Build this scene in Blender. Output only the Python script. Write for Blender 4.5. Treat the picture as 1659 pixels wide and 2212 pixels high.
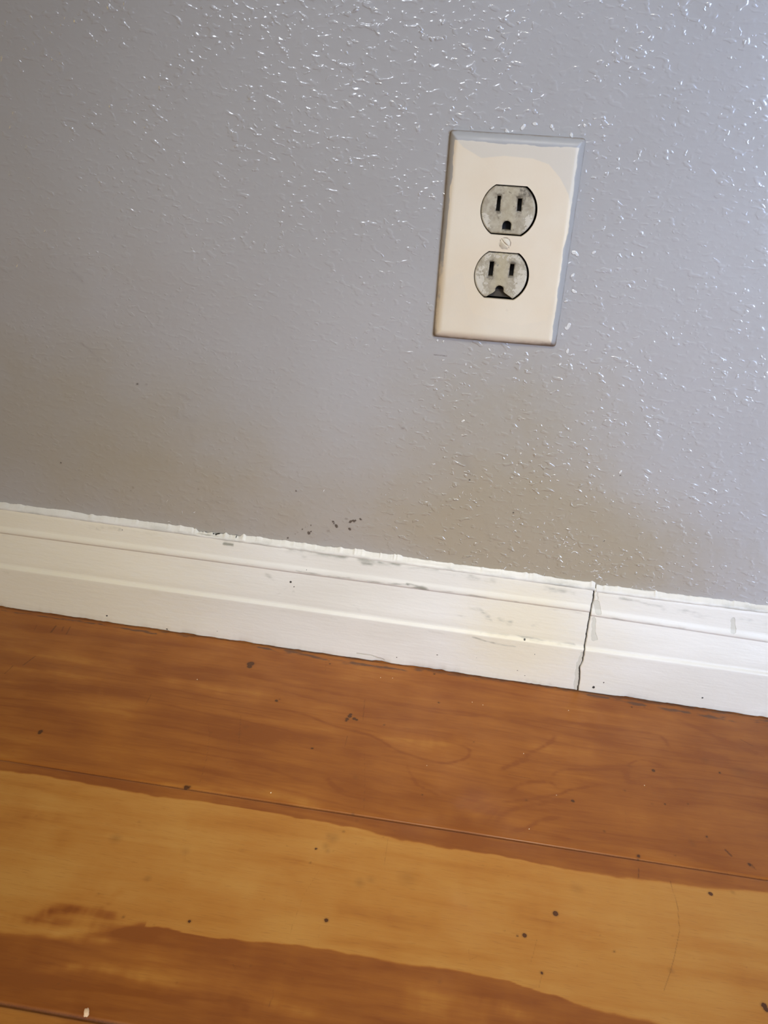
import bpy, bmesh, math
import numpy as np
from mathutils import Matrix, Vector
from mathutils.geometry import delaunay_2d_cdt

S = bpy.context.scene
COL = S.collection
for o in list(bpy.data.objects):
    bpy.data.objects.remove(o)

# ------------------------------------------------------------------ camera
W, H = 1659.0, 2212.0
CAM = np.array([-0.01668, -0.54769, 0.38673])
PITCH, YAW, ROLL, FPX = 0.44776, -0.07709, 0.09812, 1802.957
_f = np.array([math.sin(YAW)*math.cos(PITCH), math.cos(YAW)*math.cos(PITCH), -math.sin(PITCH)])
_r = np.cross(_f, [0, 0, 1.0]); _r /= np.linalg.norm(_r)
_u = np.cross(_r, _f)
CR = math.cos(ROLL)*_r + math.sin(ROLL)*_u
CU = -math.sin(ROLL)*_r + math.cos(ROLL)*_u
cd = bpy.data.cameras.new('camera'); cam = bpy.data.objects.new('camera', cd); COL.objects.link(cam)
M = Matrix.Identity(4)
for i in range(3):
    M[i][0] = CR[i]; M[i][1] = CU[i]; M[i][2] = -_f[i]; M[i][3] = CAM[i]
cam.matrix_world = M
cd.sensor_fit = 'VERTICAL'; cd.sensor_height = 24.0; cd.sensor_width = 18.0
cd.lens = 24.0*FPX/H; cd.clip_start = 0.01
S.camera = cam

# ------------------------------------------------------------------ light
def area(name, loc, target, sx, sy, power, color):
    l = bpy.data.lights.new(name, 'AREA'); l.shape = 'RECTANGLE'; l.size = sx; l.size_y = sy
    l.energy = power; l.color = color
    o = bpy.data.objects.new(name, l); COL.objects.link(o); o.location = loc
    o.rotation_euler = (Vector(target)-Vector(loc)).to_track_quat('-Z', 'Y').to_euler()
    return o
wd = bpy.data.worlds.new('room_ambience'); S.world = wd; wd.use_nodes = True
bg = wd.node_tree.nodes['Background']; bg.inputs[0].default_value = (0.17, 0.11, 0.03, 1); bg.inputs[1].default_value = 0.5
area('low_fill_right', (1.2, -1.2, 0.35), (0.0, 0, 0.2), 0.5, 0.5, 12.0, (0.42, 0.46, 0.38))  # fill added low on the right to balance the wall; no source seen
win = area('window_light_right', (1.12, -1.15, 0.75), (0.46, 0, 0.46), 0.85, 1.2, 1.0, (2.0, 2.7, 4.6))
win.data.spread = math.radians(50)
area('window_light_behind', (-0.55, -2.6, 1.34), (-0.08, 0, 0.3), 0.12, 0.7, 10.0, (0.85, 0.92, 1.08))
area('warm_fill_left', (-2.3, -1.15, 0.35), (-0.2, 0, 0.1), 0.9, 0.7, 24.0, (0.27, 0.19, 0.05))  # added fill that warms the left side; no source seen
key_light = area('added_key_above', (0.1, -0.9, 1.3), (0.0, -0.1, 0.0), 0.2, 0.2, 0.6, (1.16, 1.12, 1.0))  # added key, narrow spread pools light low on the wall; no actual fitting
key_light.data.spread = math.radians(40)
S.view_settings.view_transform = 'Standard'; S.view_settings.look = 'None'
S.view_settings.gamma = 1.0; S.view_settings.use_curve_mapping = False
S.view_settings.exposure = 0.1

# ------------------------------------------------------------------ helpers
def inv(px, py, y=0.0, floor=False):
    """photo pixel -> point on the wall-parallel plane y, or on the floor"""
    px = np.asarray(px, float); py = np.asarray(py, float)
    d = _f[None] + CR[None]*((px-W/2)/FPX).reshape(-1, 1) - CU[None]*((py-H/2)/FPX).reshape(-1, 1)
    k = (0.0-CAM[2])/d[:, 2] if floor else (y-CAM[1])/d[:, 1]
    return CAM[None] + k[:, None]*d
def onwall(pts, y=0.0):
    p = np.array(pts, float); q = inv(p[:, 0], p[:, 1], y); return q[:, [0, 2]]
def onfloor(pts):
    p = np.array(pts, float); q = inv(p[:, 0], p[:, 1], 0, True); return q[:, [0, 1]]

RNG = np.random.default_rng(7)
def noise1(x, scale, seed, octaves=3):
    out = np.zeros_like(x, float); a = 1; t = 0
    for k in range(octaves):
        r = np.random.default_rng(seed*31+k).random(4096)*2-1
        u = x*scale*2**k+1000.3; i = np.floor(u).astype(int); f = u-i; f = f*f*(3-2*f)
        out += a*(r[i % 4096]*(1-f)+r[(i+1) % 4096]*f); t += a; a *= .55
    return out/t
def noise2(x, y, sx, sy, seed, octaves=3):
    x = np.asarray(x, float); y = np.asarray(y, float)
    out = np.zeros(np.broadcast(x, y).shape); a = 1; t = 0
    for k in range(octaves):
        r = np.random.default_rng(seed*57+k).random((256, 256))*2-1
        u = x*sx*2**k+500.7; v = y*sy*2**k+500.2
        i = np.floor(u).astype(int); j = np.floor(v).astype(int); f = u-i; g = v-j
        f = f*f*(3-2*f); g = g*g*(3-2*g)
        i0, i1, j0, j1 = i % 256, (i+1) % 256, j % 256, (j+1) % 256
        out += a*((r[i0, j0]*(1-f)+r[i1, j0]*f)*(1-g)+(r[i0, j1]*(1-f)+r[i1, j1]*f)*g); t += a; a *= .55
    return out/t

class Field:
    """marks on a surface, evaluated at the surface's own vertices (a,b = in-plane coordinates)"""
    def __init__(s, a, b, wa=None, wb=None):
        s.ax = a[0]; s.bx = b[:, 0]; s.a = a if wa is None else wa; s.b = b if wb is None else wb; s.v = np.zeros(a.shape); s.m = 0 if wa is None else .002
    def _sel(s, x0, x1, y0, y1):
        ia = np.searchsorted(s.ax, [x0-s.m, x1+s.m]); col = s.bx; y0 -= s.m; y1 += s.m
        sg = 1 if col[-1] > col[0] else -1
        ib = np.searchsorted(col*sg, sorted([y0*sg, y1*sg]))
        return slice(max(ib[0]-1, 0), ib[1]+1), slice(max(ia[0]-1, 0), ia[1]+1)
    def blob(s, x, y, rx, ry=None, val=1.0, ang=0.0, soft=1.0, add=False):
        ry = ry or rx; R = max(rx, ry)*(1+soft)
        sl = s._sel(x-R, x+R, y-R, y+R); A = s.a[sl]-x; B = s.b[sl]-y
        c, n = math.cos(ang), math.sin(ang); U = (A*c+B*n)/rx; V = (-A*n+B*c)/ry
        d = np.sqrt(U*U+V*V); f = val*np.clip((1+soft-d)/max(2*soft, 1e-6), 0, 1)
        if add: s.v[sl] += f
        else: s.v[sl] = np.maximum(s.v[sl], f)
    def line(s, pts, w, val=1.0, soft=1.0, add=False, taper=False):
        pts = np.array(pts, float); R = w*(1+soft)
        for k in range(len(pts)-1):
            p, q = pts[k], pts[k+1]
            sl = s._sel(min(p[0], q[0])-R, max(p[0], q[0])+R, min(p[1], q[1])-R, max(p[1], q[1])+R)
            A, B = s.a[sl], s.b[sl]; d = q-p; L = (d**2).sum()+1e-12
            t = np.clip(((A-p[0])*d[0]+(B-p[1])*d[1])/L, 0, 1)
            dist = np.hypot(A-p[0]-t*d[0], B-p[1]-t*d[1])/w
            f = val*np.clip((1+soft-dist)/(2*soft), 0, 1)
            s.v[sl] = np.maximum(s.v[sl], f) if val > 0 else np.minimum(s.v[sl], f)

def smooth_poly(pts, n=6):
    """Catmull-Rom through points"""
    p = np.array(pts, float); p = np.vstack([2*p[0]-p[1], p, 2*p[-1]-p[-2]]); out = []
    for i in range(1, len(p)-2):
        for t in np.linspace(0, 1, n, endpoint=False):
            out.append(.5*((2*p[i])+(-p[i-1]+p[i+1])*t+(2*p[i-1]-5*p[i]+4*p[i+1]-p[i+2])*t*t+(-p[i-1]+3*p[i]-3*p[i+1]+p[i+2])*t**3))
    out.append(p[-2]); return np.array(out)

def link(name, me, mat, parent=None, smooth=True):
    o = bpy.data.objects.new(name, me); COL.objects.link(o)
    if mat: me.materials.append(mat)
    if smooth: me.polygons.foreach_set('use_smooth', np.ones(len(me.polygons), bool))
    if parent: o.parent = parent
    return o
def mesh_np(name, V, F):
    me = bpy.data.meshes.new(name)
    V = np.asarray(V, np.float32)
    if isinstance(F, np.ndarray):
        n = len(F); me.vertices.add(len(V)); me.vertices.foreach_set('co', V.ravel())
        me.loops.add(n*4); me.loops.foreach_set('vertex_index', F.astype(np.int32).ravel())
        me.polygons.add(n); me.polygons.foreach_set('loop_start', np.arange(0, n*4, 4, dtype=np.int32))
        me.update(calc_edges=True)
    else:
        me.from_pydata(V.tolist(), [], [list(f) for f in F])
    me.validate(); me.update(); return me
def set_attr(me, name, arr4):
    at = me.attributes.new(name, 'FLOAT_COLOR', 'POINT'); at.data.foreach_set('color', np.asarray(arr4, np.float32).ravel())
def grid_faces(nr, nc, mask=None, flip=False):
    i = np.arange(nr*nc).reshape(nr, nc)
    F = np.stack([i[:-1, :-1], i[:-1, 1:], i[1:, 1:], i[1:, :-1]], -1)
    if flip: F = F[..., ::-1]
    if mask is not None: F = F[mask]
    return F.reshape(-1, 4)
def axis(lo, a, b, hi, step, coarse):
    return np.concatenate([np.linspace(lo, a, coarse, endpoint=False), np.arange(a, b, step), np.linspace(b, hi, coarse)])

# ------------------------------------------------------------------ node helpers
def new_mat(name):
    m = bpy.data.materials.new(name); m.use_nodes = True; nt = m.node_tree
    return m, nt, nt.nodes['Principled BSDF']
class NB:
    def __init__(s, nt): s.nt = nt
    def n(s, t, **k):
        x = s.nt.nodes.new(t)
        for a, b in k.items(): setattr(x, a, b)
        return x
    def put(s, sock, v):
        if isinstance(v, bpy.types.NodeSocket): s.nt.links.new(v, sock)
        elif v is not None: sock.default_value = v
    def math(s, op, a, b=None, c=None, clamp=False):
        x = s.n('ShaderNodeMath', operation=op); x.use_clamp = clamp
        for i, v in enumerate((a, b, c)): s.put(x.inputs[i], v)
        return x.outputs[0]
    def ss(s, v, lo, hi, a=0.0, b=1.0):
        x = s.n('ShaderNodeMapRange', interpolation_type='SMOOTHSTEP'); s.put(x.inputs['Value'], v)
        s.put(x.inputs['From Min'], lo); s.put(x.inputs['From Max'], hi); s.put(x.inputs['To Min'], a); s.put(x.inputs['To Max'], b)
        return x.outputs[0]
    def mix(s, f, a, b, mode='MIX'):
        x = s.n('ShaderNodeMix', data_type='RGBA', blend_type=mode); s.put(x.inputs[0], f)
        s.put(x.inputs[6], a if isinstance(a, bpy.types.NodeSocket) else (*a, 1)); s.put(x.inputs[7], b if isinstance(b, bpy.types.NodeSocket) else (*b, 1))
        return x.outputs[2]
    def coord(s, scale=(1, 1, 1), rot=(0, 0, 0)):
        t = s.n('ShaderNodeTexCoord'); m = s.n('ShaderNodeMapping'); m.inputs['Scale'].default_value = scale; m.inputs['Rotation'].default_value = rot
        s.nt.links.new(t.outputs['Object'], m.inputs['Vector']); return m.outputs[0]
    def noise(s, vec, scale, detail=3, rough=.5, dist=0.0):
        x = s.n('ShaderNodeTexNoise'); s.put(x.inputs['Vector'], vec); x.inputs['Scale'].default_value = scale
        x.inputs['Detail'].default_value = detail; x.inputs['Roughness'].default_value = rough; x.inputs['Distortion'].default_value = dist
        return x.outputs[0]
    def attr(s, name):
        a = s.n('ShaderNodeAttribute', attribute_name=name); sp = s.n('ShaderNodeSeparateColor'); s.nt.links.new(a.outputs['Color'], sp.inputs[0])
        return sp.outputs[0], sp.outputs[1], sp.outputs[2], a.outputs['Alpha']
    def bump(s, h, dist, strength=1.0, normal=None):
        b = s.n('ShaderNodeBump'); s.put(b.inputs['Height'], h); b.inputs['Distance'].default_value = dist; b.inputs['Strength'].default_value = strength
        if normal is not None: s.put(b.inputs['Normal'], normal)
        return b.outputs[0]
def srgb(r, g, b):
    f = lambda c: (c/255/12.92) if c/255 <= .04045 else ((c/255+.055)/1.055)**2.4
    return (f(r), f(g), f(b))

# ---- wall paint: roller / knock-down texture, glossy grey
def mat_wall():
    m, nt, p = new_mat('textured_grey_wall_paint'); b = NB(nt)
    R, G, B, A = b.attr('marks')
    big = b.noise(b.coord(), 4.0, 3)
    col = b.mix(b.ss(big, .35, .65), srgb(168, 165, 160), srgb(174, 171, 166))
    fine = b.noise(b.coord(), 900, 2)
    blot = b.noise(b.coord(), 28, 4, .6)
    col = b.mix(b.math('MULTIPLY', b.ss(b.math('ADD', B, b.math('MULTIPLY', b.math('SUBTRACT', blot, .5), .5)), .0, 1.0), .9), col, srgb(160, 149, 124))   # yellowed, hand-grimed paint, with warm light painted in at left
    col = b.mix(b.math('MULTIPLY', b.ss(b.math('ADD', G, b.math('MULTIPLY', b.math('SUBTRACT', fine, .5), .3)), .45, .6), .8), col, srgb(222, 219, 210))      # pale bare flecks and painted glints
    # texture relief
    v1 = b.coord((1.0, 1, 1.7), (0, math.radians(12), 0)); v2 = b.coord((1.0, 1, 1.35), (0, math.radians(-25), 0))
    n1 = b.noise(v1, 155, 1.0, .4, .25); n2 = b.noise(v2, 235, 1.5, .5, .3); n3 = b.noise(b.coord(), 55, 2); n4 = b.noise(b.coord(), 34, 2)
    patch = b.ss(n4, .36, .6, .25, 1.0)
    amp = b.math('MULTIPLY', b.math('ADD', .35, b.math('MULTIPLY', A, .9)), patch)
    islands = b.math('MULTIPLY', b.ss(n1, .55, .70), b.math('MULTIPLY', amp, .62))
    crumbs = b.math('MULTIPLY', b.ss(n2, .61, .76), b.math('MULTIPLY', amp, .8))
    h = b.math('ADD', islands, b.math('MULTIPLY', n3, .9)); h = b.math('ADD', h, crumbs); h = b.math('ADD', h, b.math('MULTIPLY', n1, .35))
    h = b.math('ADD', h, b.math('MULTIPLY', fine, .035)); h = b.math('ADD', h, b.math('MULTIPLY', b.ss(G, .3, .6), .6))
    col = b.mix(b.ss(b.math('ADD', R, b.math('MULTIPLY', b.math('SUBTRACT', fine, .5), .5)), .5, .65), col, srgb(30, 27, 25))
    col = b.mix(b.math('MULTIPLY', b.math('MULTIPLY', R, .8), b.ss(R, 0, .45)), col, srgb(95, 88, 78))
    b.put(p.inputs['Base Color'], col)
    b.put(p.inputs['Roughness'], b.ss(n3, .3, .7, .42, .5)); p.inputs['Specular IOR Level'].default_value = .35
    p.inputs['Coat Weight'].default_value = 1.0; p.inputs['Coat IOR'].default_value = 1.75; p.inputs['Coat Roughness'].default_value = .14
    nb_ = b.bump(h, .00040); b.put(p.inputs['Normal'], nb_); b.put(p.inputs['Coat Normal'], nb_); return m

# ---- floorboards
def mat_floor():
    m, nt, p = new_mat('worn_pine_floorboard_varnish'); b = NB(nt)
    R, G, B, A = b.attr('marks')          # R heartwood tone, G dark specks, B scratches, A grime
    v = b.coord((1, 7, 1)); n1 = b.noise(v, 11, 4, .55, .5); v2 = b.coord((1, 12, 1)); n2 = b.noise(v2, 45, 3, .6, .2)
    pores = b.noise(b.coord((1, 16, 1)), 110, 2, .5); blot = b.noise(b.coord(), 22, 3, .5); fine = b.noise(b.coord(), 1300, 2)
    t = b.math('ADD', R, b.math('MULTIPLY', b.math('SUBTRACT', n1, .5), .75))
    t = b.math('ADD', t, b.math('MULTIPLY', b.math('SUBTRACT', n2, .5), .28))
    t = b.math('ADD', t, b.math('MULTIPLY', b.math('SUBTRACT', blot, .5), .55))
    rp = b.n('ShaderNodeValToRGB'); b.put(rp.inputs[0], t); e = rp.color_ramp.elements
    e[0].position = 0.0; e[0].color = (*srgb(186, 132, 62), 1); e[1].position = 1.0; e[1].color = (*srgb(134, 74, 24), 1)
    x = e.new(.35); x.color = (*srgb(176, 117, 48), 1); x = e.new(.7); x.color = (*srgb(154, 92, 33), 1)
    col = rp.outputs[0]
    col = b.mix(b.math('MULTIPLY', b.ss(pores, .56, .72), .22), col, srgb(110, 62, 30))
    col = b.mix(b.math('MULTIPLY', b.ss(b.math('ADD', B, b.math('MULTIPLY', b.math('SUBTRACT', fine, .5), .5)), .1, .9), .75), col, srgb(74, 40, 20))
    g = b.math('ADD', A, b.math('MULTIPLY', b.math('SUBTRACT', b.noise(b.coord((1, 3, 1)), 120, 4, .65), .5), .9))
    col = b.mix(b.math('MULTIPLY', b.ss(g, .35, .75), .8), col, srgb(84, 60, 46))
    col = b.mix(b.ss(b.math('ADD', G, b.math('MULTIPLY', b.math('SUBTRACT', fine, .5), .4)), .5, .7), col, srgb(48, 14, 6))
    col = b.mix(b.math('MULTIPLY', G, .75, clamp=True), col, srgb(96, 58, 24))
    b.put(p.inputs['Base Color'], col)
    b.put(p.inputs['Roughness'], b.ss(blot, .3, .7, .34, .5)); p.inputs['Specular IOR Level'].default_value = .32
    h = b.math('ADD', b.math('MULTIPLY', n2, .3), b.math('MULTIPLY', fine, .12)); h = b.math('ADD', h, b.math('MULTIPLY', b.noise(b.coord(), 18, 2), 2.0))
    h = b.math('SUBTRACT', h, b.math('MULTIPLY', B, .8)); b.put(p.inputs['Normal'], b.bump(h, .0001)); return m

# ---- painted baseboard
def mat_trim():
    m, nt, p = new_mat('brushed_white_trim_paint'); b = NB(nt)
    R, G, B, A = b.attr('marks')          # R dark specks and painted joint shade, G grey grime, B yellowing, A bare filler
    br = b.noise(b.coord((1, 1, 14)), 45, 3, .6, .2); fine = b.noise(b.coord(), 1100, 2); mid = b.noise(b.coord((1, 1, 3)), 90, 4, .65)
    big = b.noise(b.coord((1, 1, 3)), 9, 3)
    col = b.mix(b.ss(big, .3, .7), srgb(226, 221, 209), srgb(217, 211, 197))
    col = b.mix(b.math('MULTIPLY', b.ss(b.math('ADD', B, b.math('MULTIPLY', b.math('SUBTRACT', mid, .5), .5)), .05, .95), .8), col, srgb(222, 210, 180))
    col = b.mix(b.math('MULTIPLY', b.ss(b.math('ADD', A, b.math('MULTIPLY', b.math('SUBTRACT', mid, .5), .5)), .38, .62), .62), col, srgb(190, 186, 168))
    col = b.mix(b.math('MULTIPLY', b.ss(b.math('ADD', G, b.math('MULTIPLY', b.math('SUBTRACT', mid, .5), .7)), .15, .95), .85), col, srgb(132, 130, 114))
    col = b.mix(b.ss(b.math('ADD', R, b.math('MULTIPLY', b.math('SUBTRACT', fine, .5), .35)), .45, .6), col, srgb(52, 48, 40))
    b.put(p.inputs['Base Color'], col); b.put(p.inputs['Roughness'], b.ss(mid, .3, .7, .38, .55))
    h = b.math('ADD', b.math('MULTIPLY', br, .6), b.math('MULTIPLY', mid, .8)); h = b.math('SUBTRACT', h, b.math('MULTIPLY', b.ss(A, .4, .55), .9))
    b.put(p.inputs['Normal'], b.bump(h, .00022)); return m

# ---- cream cover plate with smears of wall paint
def mat_plate():
    m, nt, p = new_mat('cream_plastic_with_grey_paint_smears'); b = NB(nt)
    R, G, B, A = b.attr('marks')          # R grey wall paint, G pale grey-beige patches, B dirt and darker edges, A specks
    fine = b.noise(b.coord(), 900, 2); mid = b.noise(b.coord(), 160, 4, .6); big = b.noise(b.coord(), 22, 3)
    col = b.mix(b.ss(big, .35, .65), srgb(220, 207, 182), srgb(217, 201, 173))
    sm = b.math('ADD', G, b.math('MULTIPLY', b.math('SUBTRACT', mid, .5), .18))
    col = b.mix(b.math('MULTIPLY', b.ss(sm, .2, .8), .8), col, srgb(202, 194, 177))
    pa = b.math('ADD', R, b.math('MULTIPLY', b.math('SUBTRACT', mid, .5), .5))
    col = b.mix(b.ss(pa, .35, .65), col, srgb(160, 158, 154))
    col = b.mix(b.math('MULTIPLY', b.ss(b.math('ADD', B, b.math('MULTIPLY', b.math('SUBTRACT', mid, .5), .5)), .2, .9), .9), col, srgb(112, 92, 70))
    b.put(p.inputs['Base Color'], col); b.put(p.inputs['Roughness'], b.ss(mid, .3, .7, .35, .5))
    b.put(p.inputs['Normal'], b.bump(b.math('ADD', mid, b.math('MULTIPLY', fine, .15)), .0001)); return m

def mat_receptacle():
    m, nt, p = new_mat('dirty_ivory_plastic_with_paint_flecks'); b = NB(nt)
    R, G, B, A = b.attr('marks')          # R dirt, G white paint, B yellowed centre, A tiny dark specks
    n1 = b.noise(b.coord(), 230, 4, .65, .4); n2 = b.noise(b.coord(), 520, 3, .6); n3 = b.noise(b.coord(), 95, 2)
    col = b.mix(b.ss(n1, .3, .7), srgb(152, 141, 118), srgb(178, 168, 144))
    col = b.mix(b.math('MULTIPLY', B, .6), col, srgb(176, 162, 126))
    w = b.math('ADD', G, b.math('MULTIPLY', b.math('SUBTRACT', n2, .5), 2.2))
    col = b.mix(b.math('MULTIPLY', b.ss(w, .5, .72), .7), col, srgb(208, 200, 180))
    d = b.math('ADD', R, b.math('MULTIPLY', b.math('SUBTRACT', n2, .5), 1.3))
    col = b.mix(b.math('MULTIPLY', b.ss(d, .22, .8), .85), col, srgb(74, 64, 46))
    col = b.mix(b.math('MULTIPLY', b.ss(b.math('ADD', n2, b.math('MULTIPLY', A, .1)), .67, .72), .6), col, srgb(80, 72, 56))
    b.put(p.inputs['Base Color'], col); p.inputs['Roughness'].default_value = .5
    b.put(p.inputs['Normal'], b.bump(b.math('ADD', n1, n2), .00012)); return m
def mat_plain(name, c, rough=.6, metal=0.0, noise=0.12):
    m, nt, p = new_mat(name); b = NB(nt); n = b.noise(b.coord(), 420, 3)
    b.put(p.inputs['Base Color'], b.mix(b.math('MULTIPLY', n, noise*2), c, tuple(x*.55 for x in c)))
    p.inputs['Roughness'].default_value = rough; p.inputs['Metallic'].default_value = metal
    b.put(p.inputs['Normal'], b.bump(n, .00005)); return m
WALL, FLOOR, TRIM, PLATE, RECEP = mat_wall(), mat_floor(), mat_trim(), mat_plate(), mat_receptacle()
DARK = mat_plain('dark_brown_plastic', srgb(44, 30, 18), .8)
BROKEN = mat_plain('dark_grey_broken_plastic', srgb(66, 57, 44), .8)
BLACK = mat_plain('black_contact_cavity', srgb(14, 11, 9), .8)
STEEL = mat_plain('galvanised_steel_box', (.25, .25, .24), .5, .8)
SCREW = mat_plain('cream_painted_screw', srgb(206, 194, 168), .5, 0, .1)
CRUMB = mat_plain('pale_crumb', srgb(236, 200, 160), .7)
GRIT = mat_plain('pale_grit', srgb(240, 222, 190), .5)

# ------------------------------------------------------------------ WALL
ZC, PROLL = 0.31861, 0.03212
def prot(x, z): return x*math.cos(PROLL)-z*math.sin(PROLL), x*math.sin(PROLL)+z*math.cos(PROLL)
xs = axis(-1.6, -.40, .30, 1.6, .0007, 12); zs = np.concatenate([np.linspace(0, .075, 6, endpoint=False), np.arange(.075, .50, .0007), np.linspace(.5, 2.4, 12)])
X, Z = np.meshgrid(xs, zs)
_w = (X+.0005*noise2(X, Z, 380, 380, 81, 2), Z+.0005*noise2(X, Z, 380, 380, 82, 2))
fR, fG, fB, fA = Field(X, Z, *_w), Field(X, Z, *_w), Field(X, Z), Field(X, Z)
mm = .001
def wpx(r): return r/3.25*mm
for px, py, r, v in [(640,1061,2,.9),(720,1127,3,1),(726,1136,4,1),(721,1131,2,1),(757,1127,3.6,1),(764,1126,3.6,1),(768,1124,2,1),(755,1143,3.4,1),(779,1122,3,1),(667,1151,4,1),(672,1148,2,1),
        (672,1134,2,.8),(653,1143,2,.8),(637,1153,2,.6),(622,1162,2.4,.9),(596,1169,3,1),(604,1170,2.6,1),(611,1168,2.2,.8),(616,1170,2,.8),(748,1121,4,.45),(709,1147,4,.4),(643,1150,2,.5),(660,1139,1.5,.6),
        (297,830,3.5,.6),(317,830,3,.4),(132,1000,2.5,.7),(287,1053,4,.4),(283,1060,3,.35),(428,1056,3,.45),(1109,1108,2.2,1),(1014,1037,2.2,.9),(1340,1027,2,.9),(1305,1169,1.8,.8),(1176,1246,2,.9),
        (248,510,4,.3),(870,925,5,.35),(1270,1215,2,.5)]:
    c = onwall([(px, py)])[0]; fR.blob(c[0], c[1], wpx(r)*1.15, wpx(r)*.85, v, RNG.random()*3, .5)
for pts, w, v in [([(155,587),(178,607)],5,.3),([(176,740),(195,757),(212,778)],5,.28),([(385,850),(412,863)],6,.26),([(375,890),(420,910)],14,.22),([(410,925),(418,960)],8,.2),
        ([(938,766),(965,769)],1.1,.62),([(700,1235),(705,1240)],2,.2),([(1000,990),(1015,1020)],14,.26),([(1050,1130),(1058,1165)],8,.2),([(440,1085),(500,1080)],8,.2),([(300,945),(330,985)],14,.12)]:
    fR.line(onwall(pts), wpx(w), v)
# pale flecks where paint has chipped or lumped; glints above the plate painted pale
fl = [(1240,546,6),(1246,550,4),(1283,545,4),(1236,595,5),(1240,630,5),(1228,705,6),(1223,710,4),(1226,759,5),(1214,722,4),(1222,651,4),(945,735,3),(958,738,3),(1057,755,3.5),(1210,787,4),(1006,787,3),(957,778,3),
      (947,311,3),(955,280,2.5),(1063,277,4),(1095,283,4),(1130,275,6),(1155,268,5),(1192,273,4),(1195,280,3),(1234,292,5),(1262,270,4),(1285,257,3),(905,273,3),(1000,910,4),(1340,1020,4),(1325,1028,3)]
for px, py, r in fl:
    c = onwall([(px, py)])[0]; fG.blob(c[0], c[1], wpx(r), wpx(r)*.6, .9, RNG.random()*3, .7)
for cx, cy, sx, sy, n, s in [(1290,1235,45,30,46,2.6),(1190,1190,60,40,40,2.0),(1100,1090,110,70,50,1.6),(760,1080,60,20,8,1.2),(1420,1290,60,16,14,2),(370,1110,60,20,12,2),(1020,1210,30,14,10,2.2),(1130,1235,40,12,16,2.2)]:
    for k in range(n):
        px, py = cx+RNG.normal()*sx, cy+RNG.normal()*sy
        c = onwall([(px, py)])[0]
        if c[1] < .089: continue
        a = RNG.random()*6.28; r = wpx(s*RNG.uniform(.7, 1.7)); q = [c+np.array([math.cos(a+t), math.sin(a+t)])*r*2.0 for t in np.linspace(0, RNG.uniform(.5, 2.4), 5)]
        fG.line(q, wpx(1.2), RNG.uniform(.45, .8), .9)
# hand-grimed / yellowed low area, warm light tinted in at left, and where the texture is heavier
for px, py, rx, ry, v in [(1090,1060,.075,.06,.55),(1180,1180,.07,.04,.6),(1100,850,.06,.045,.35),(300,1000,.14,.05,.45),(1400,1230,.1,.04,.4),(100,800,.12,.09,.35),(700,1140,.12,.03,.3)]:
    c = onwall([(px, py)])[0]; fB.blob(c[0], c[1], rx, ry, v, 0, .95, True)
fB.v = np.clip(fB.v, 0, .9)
tex = .5+.5*noise2(X, Z, 9, 9, 5, 2)
fA.v = np.clip(.12+.35*tex, 0, 1)
for px, py, rx, ry, v in [(1130,1040,.09,.07,.6),(1250,800,.07,.06,.4),(800,60,.16,.12,.35),(1500,600,.08,.16,-.3),(1180,1200,.09,.04,.5)]:
    c = onwall([(px, py)])[0]; fA.blob(c[0], c[1], rx, ry, v, 0, .95, True)
c = onwall([(150, 900)])[0]; fA.blob(c[0], c[1], .16, .2, -.3, 0, .9, True)
c = onwall([(720, 900)])[0]; fA.blob(c[0], c[1], .07, .07, -.22, 0, .9, True)
fA.v = np.clip(fA.v, 0, 1)
Y = .0002*noise2(X, Z, 25, 25, 9, 2)
V = np.stack([X, Y, Z], -1).reshape(-1, 3)
xc = .5*(xs[1:]+xs[:-1]); zc_ = .5*(zs[1:]+zs[:-1]); XC, ZCc = np.meshgrid(xc, zc_)
hole = (np.abs(XC) < .029) & (np.abs(ZCc-ZC) < .048)
F = grid_faces(len(zs), len(xs), ~hole)
n0 = len(V); iy = np.arange(n0).reshape(X.shape)
# reveal of the box hole and the wall's own thickness
hi = np.where(hole.any(0))[0]; hj = np.where(hole.any(1))[0]
i0, i1, j0, j1 = hi[0], hi[-1]+1, hj[0], hj[-1]+1
loop = [iy[j0, i] for i in range(i0, i1)]+[iy[j, i1] for j in range(j0, j1)]+[iy[j1, i] for i in range(i1, i0, -1)]+[iy[j, i0] for j in range(j1, j0, -1)]
rim = V[loop]+np.array([0, .0127, 0]); k = len(loop)
extra = np.array([[loop[a], n0+a, n0+(a+1) % k, loop[(a+1) % k]] for a in range(k)])
ow = [iy[0, 0], iy[0, -1], iy[-1, -1], iy[-1, 0]]
V2 = np.vstack([V, rim, V[ow]+np.array([0, .0127, 0])])
m4 = n0+k; sk = np.array([[ow[a], ow[(a+1) % 4], m4+(a+1) % 4, m4+a] for a in range(4)])
me = mesh_np('wall_back', V2, np.vstack([F, extra, sk]))
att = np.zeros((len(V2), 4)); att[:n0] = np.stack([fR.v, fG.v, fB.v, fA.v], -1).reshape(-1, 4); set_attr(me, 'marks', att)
wall = link('wall_back', me, WALL); wall['kind'] = 'structure'

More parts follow.
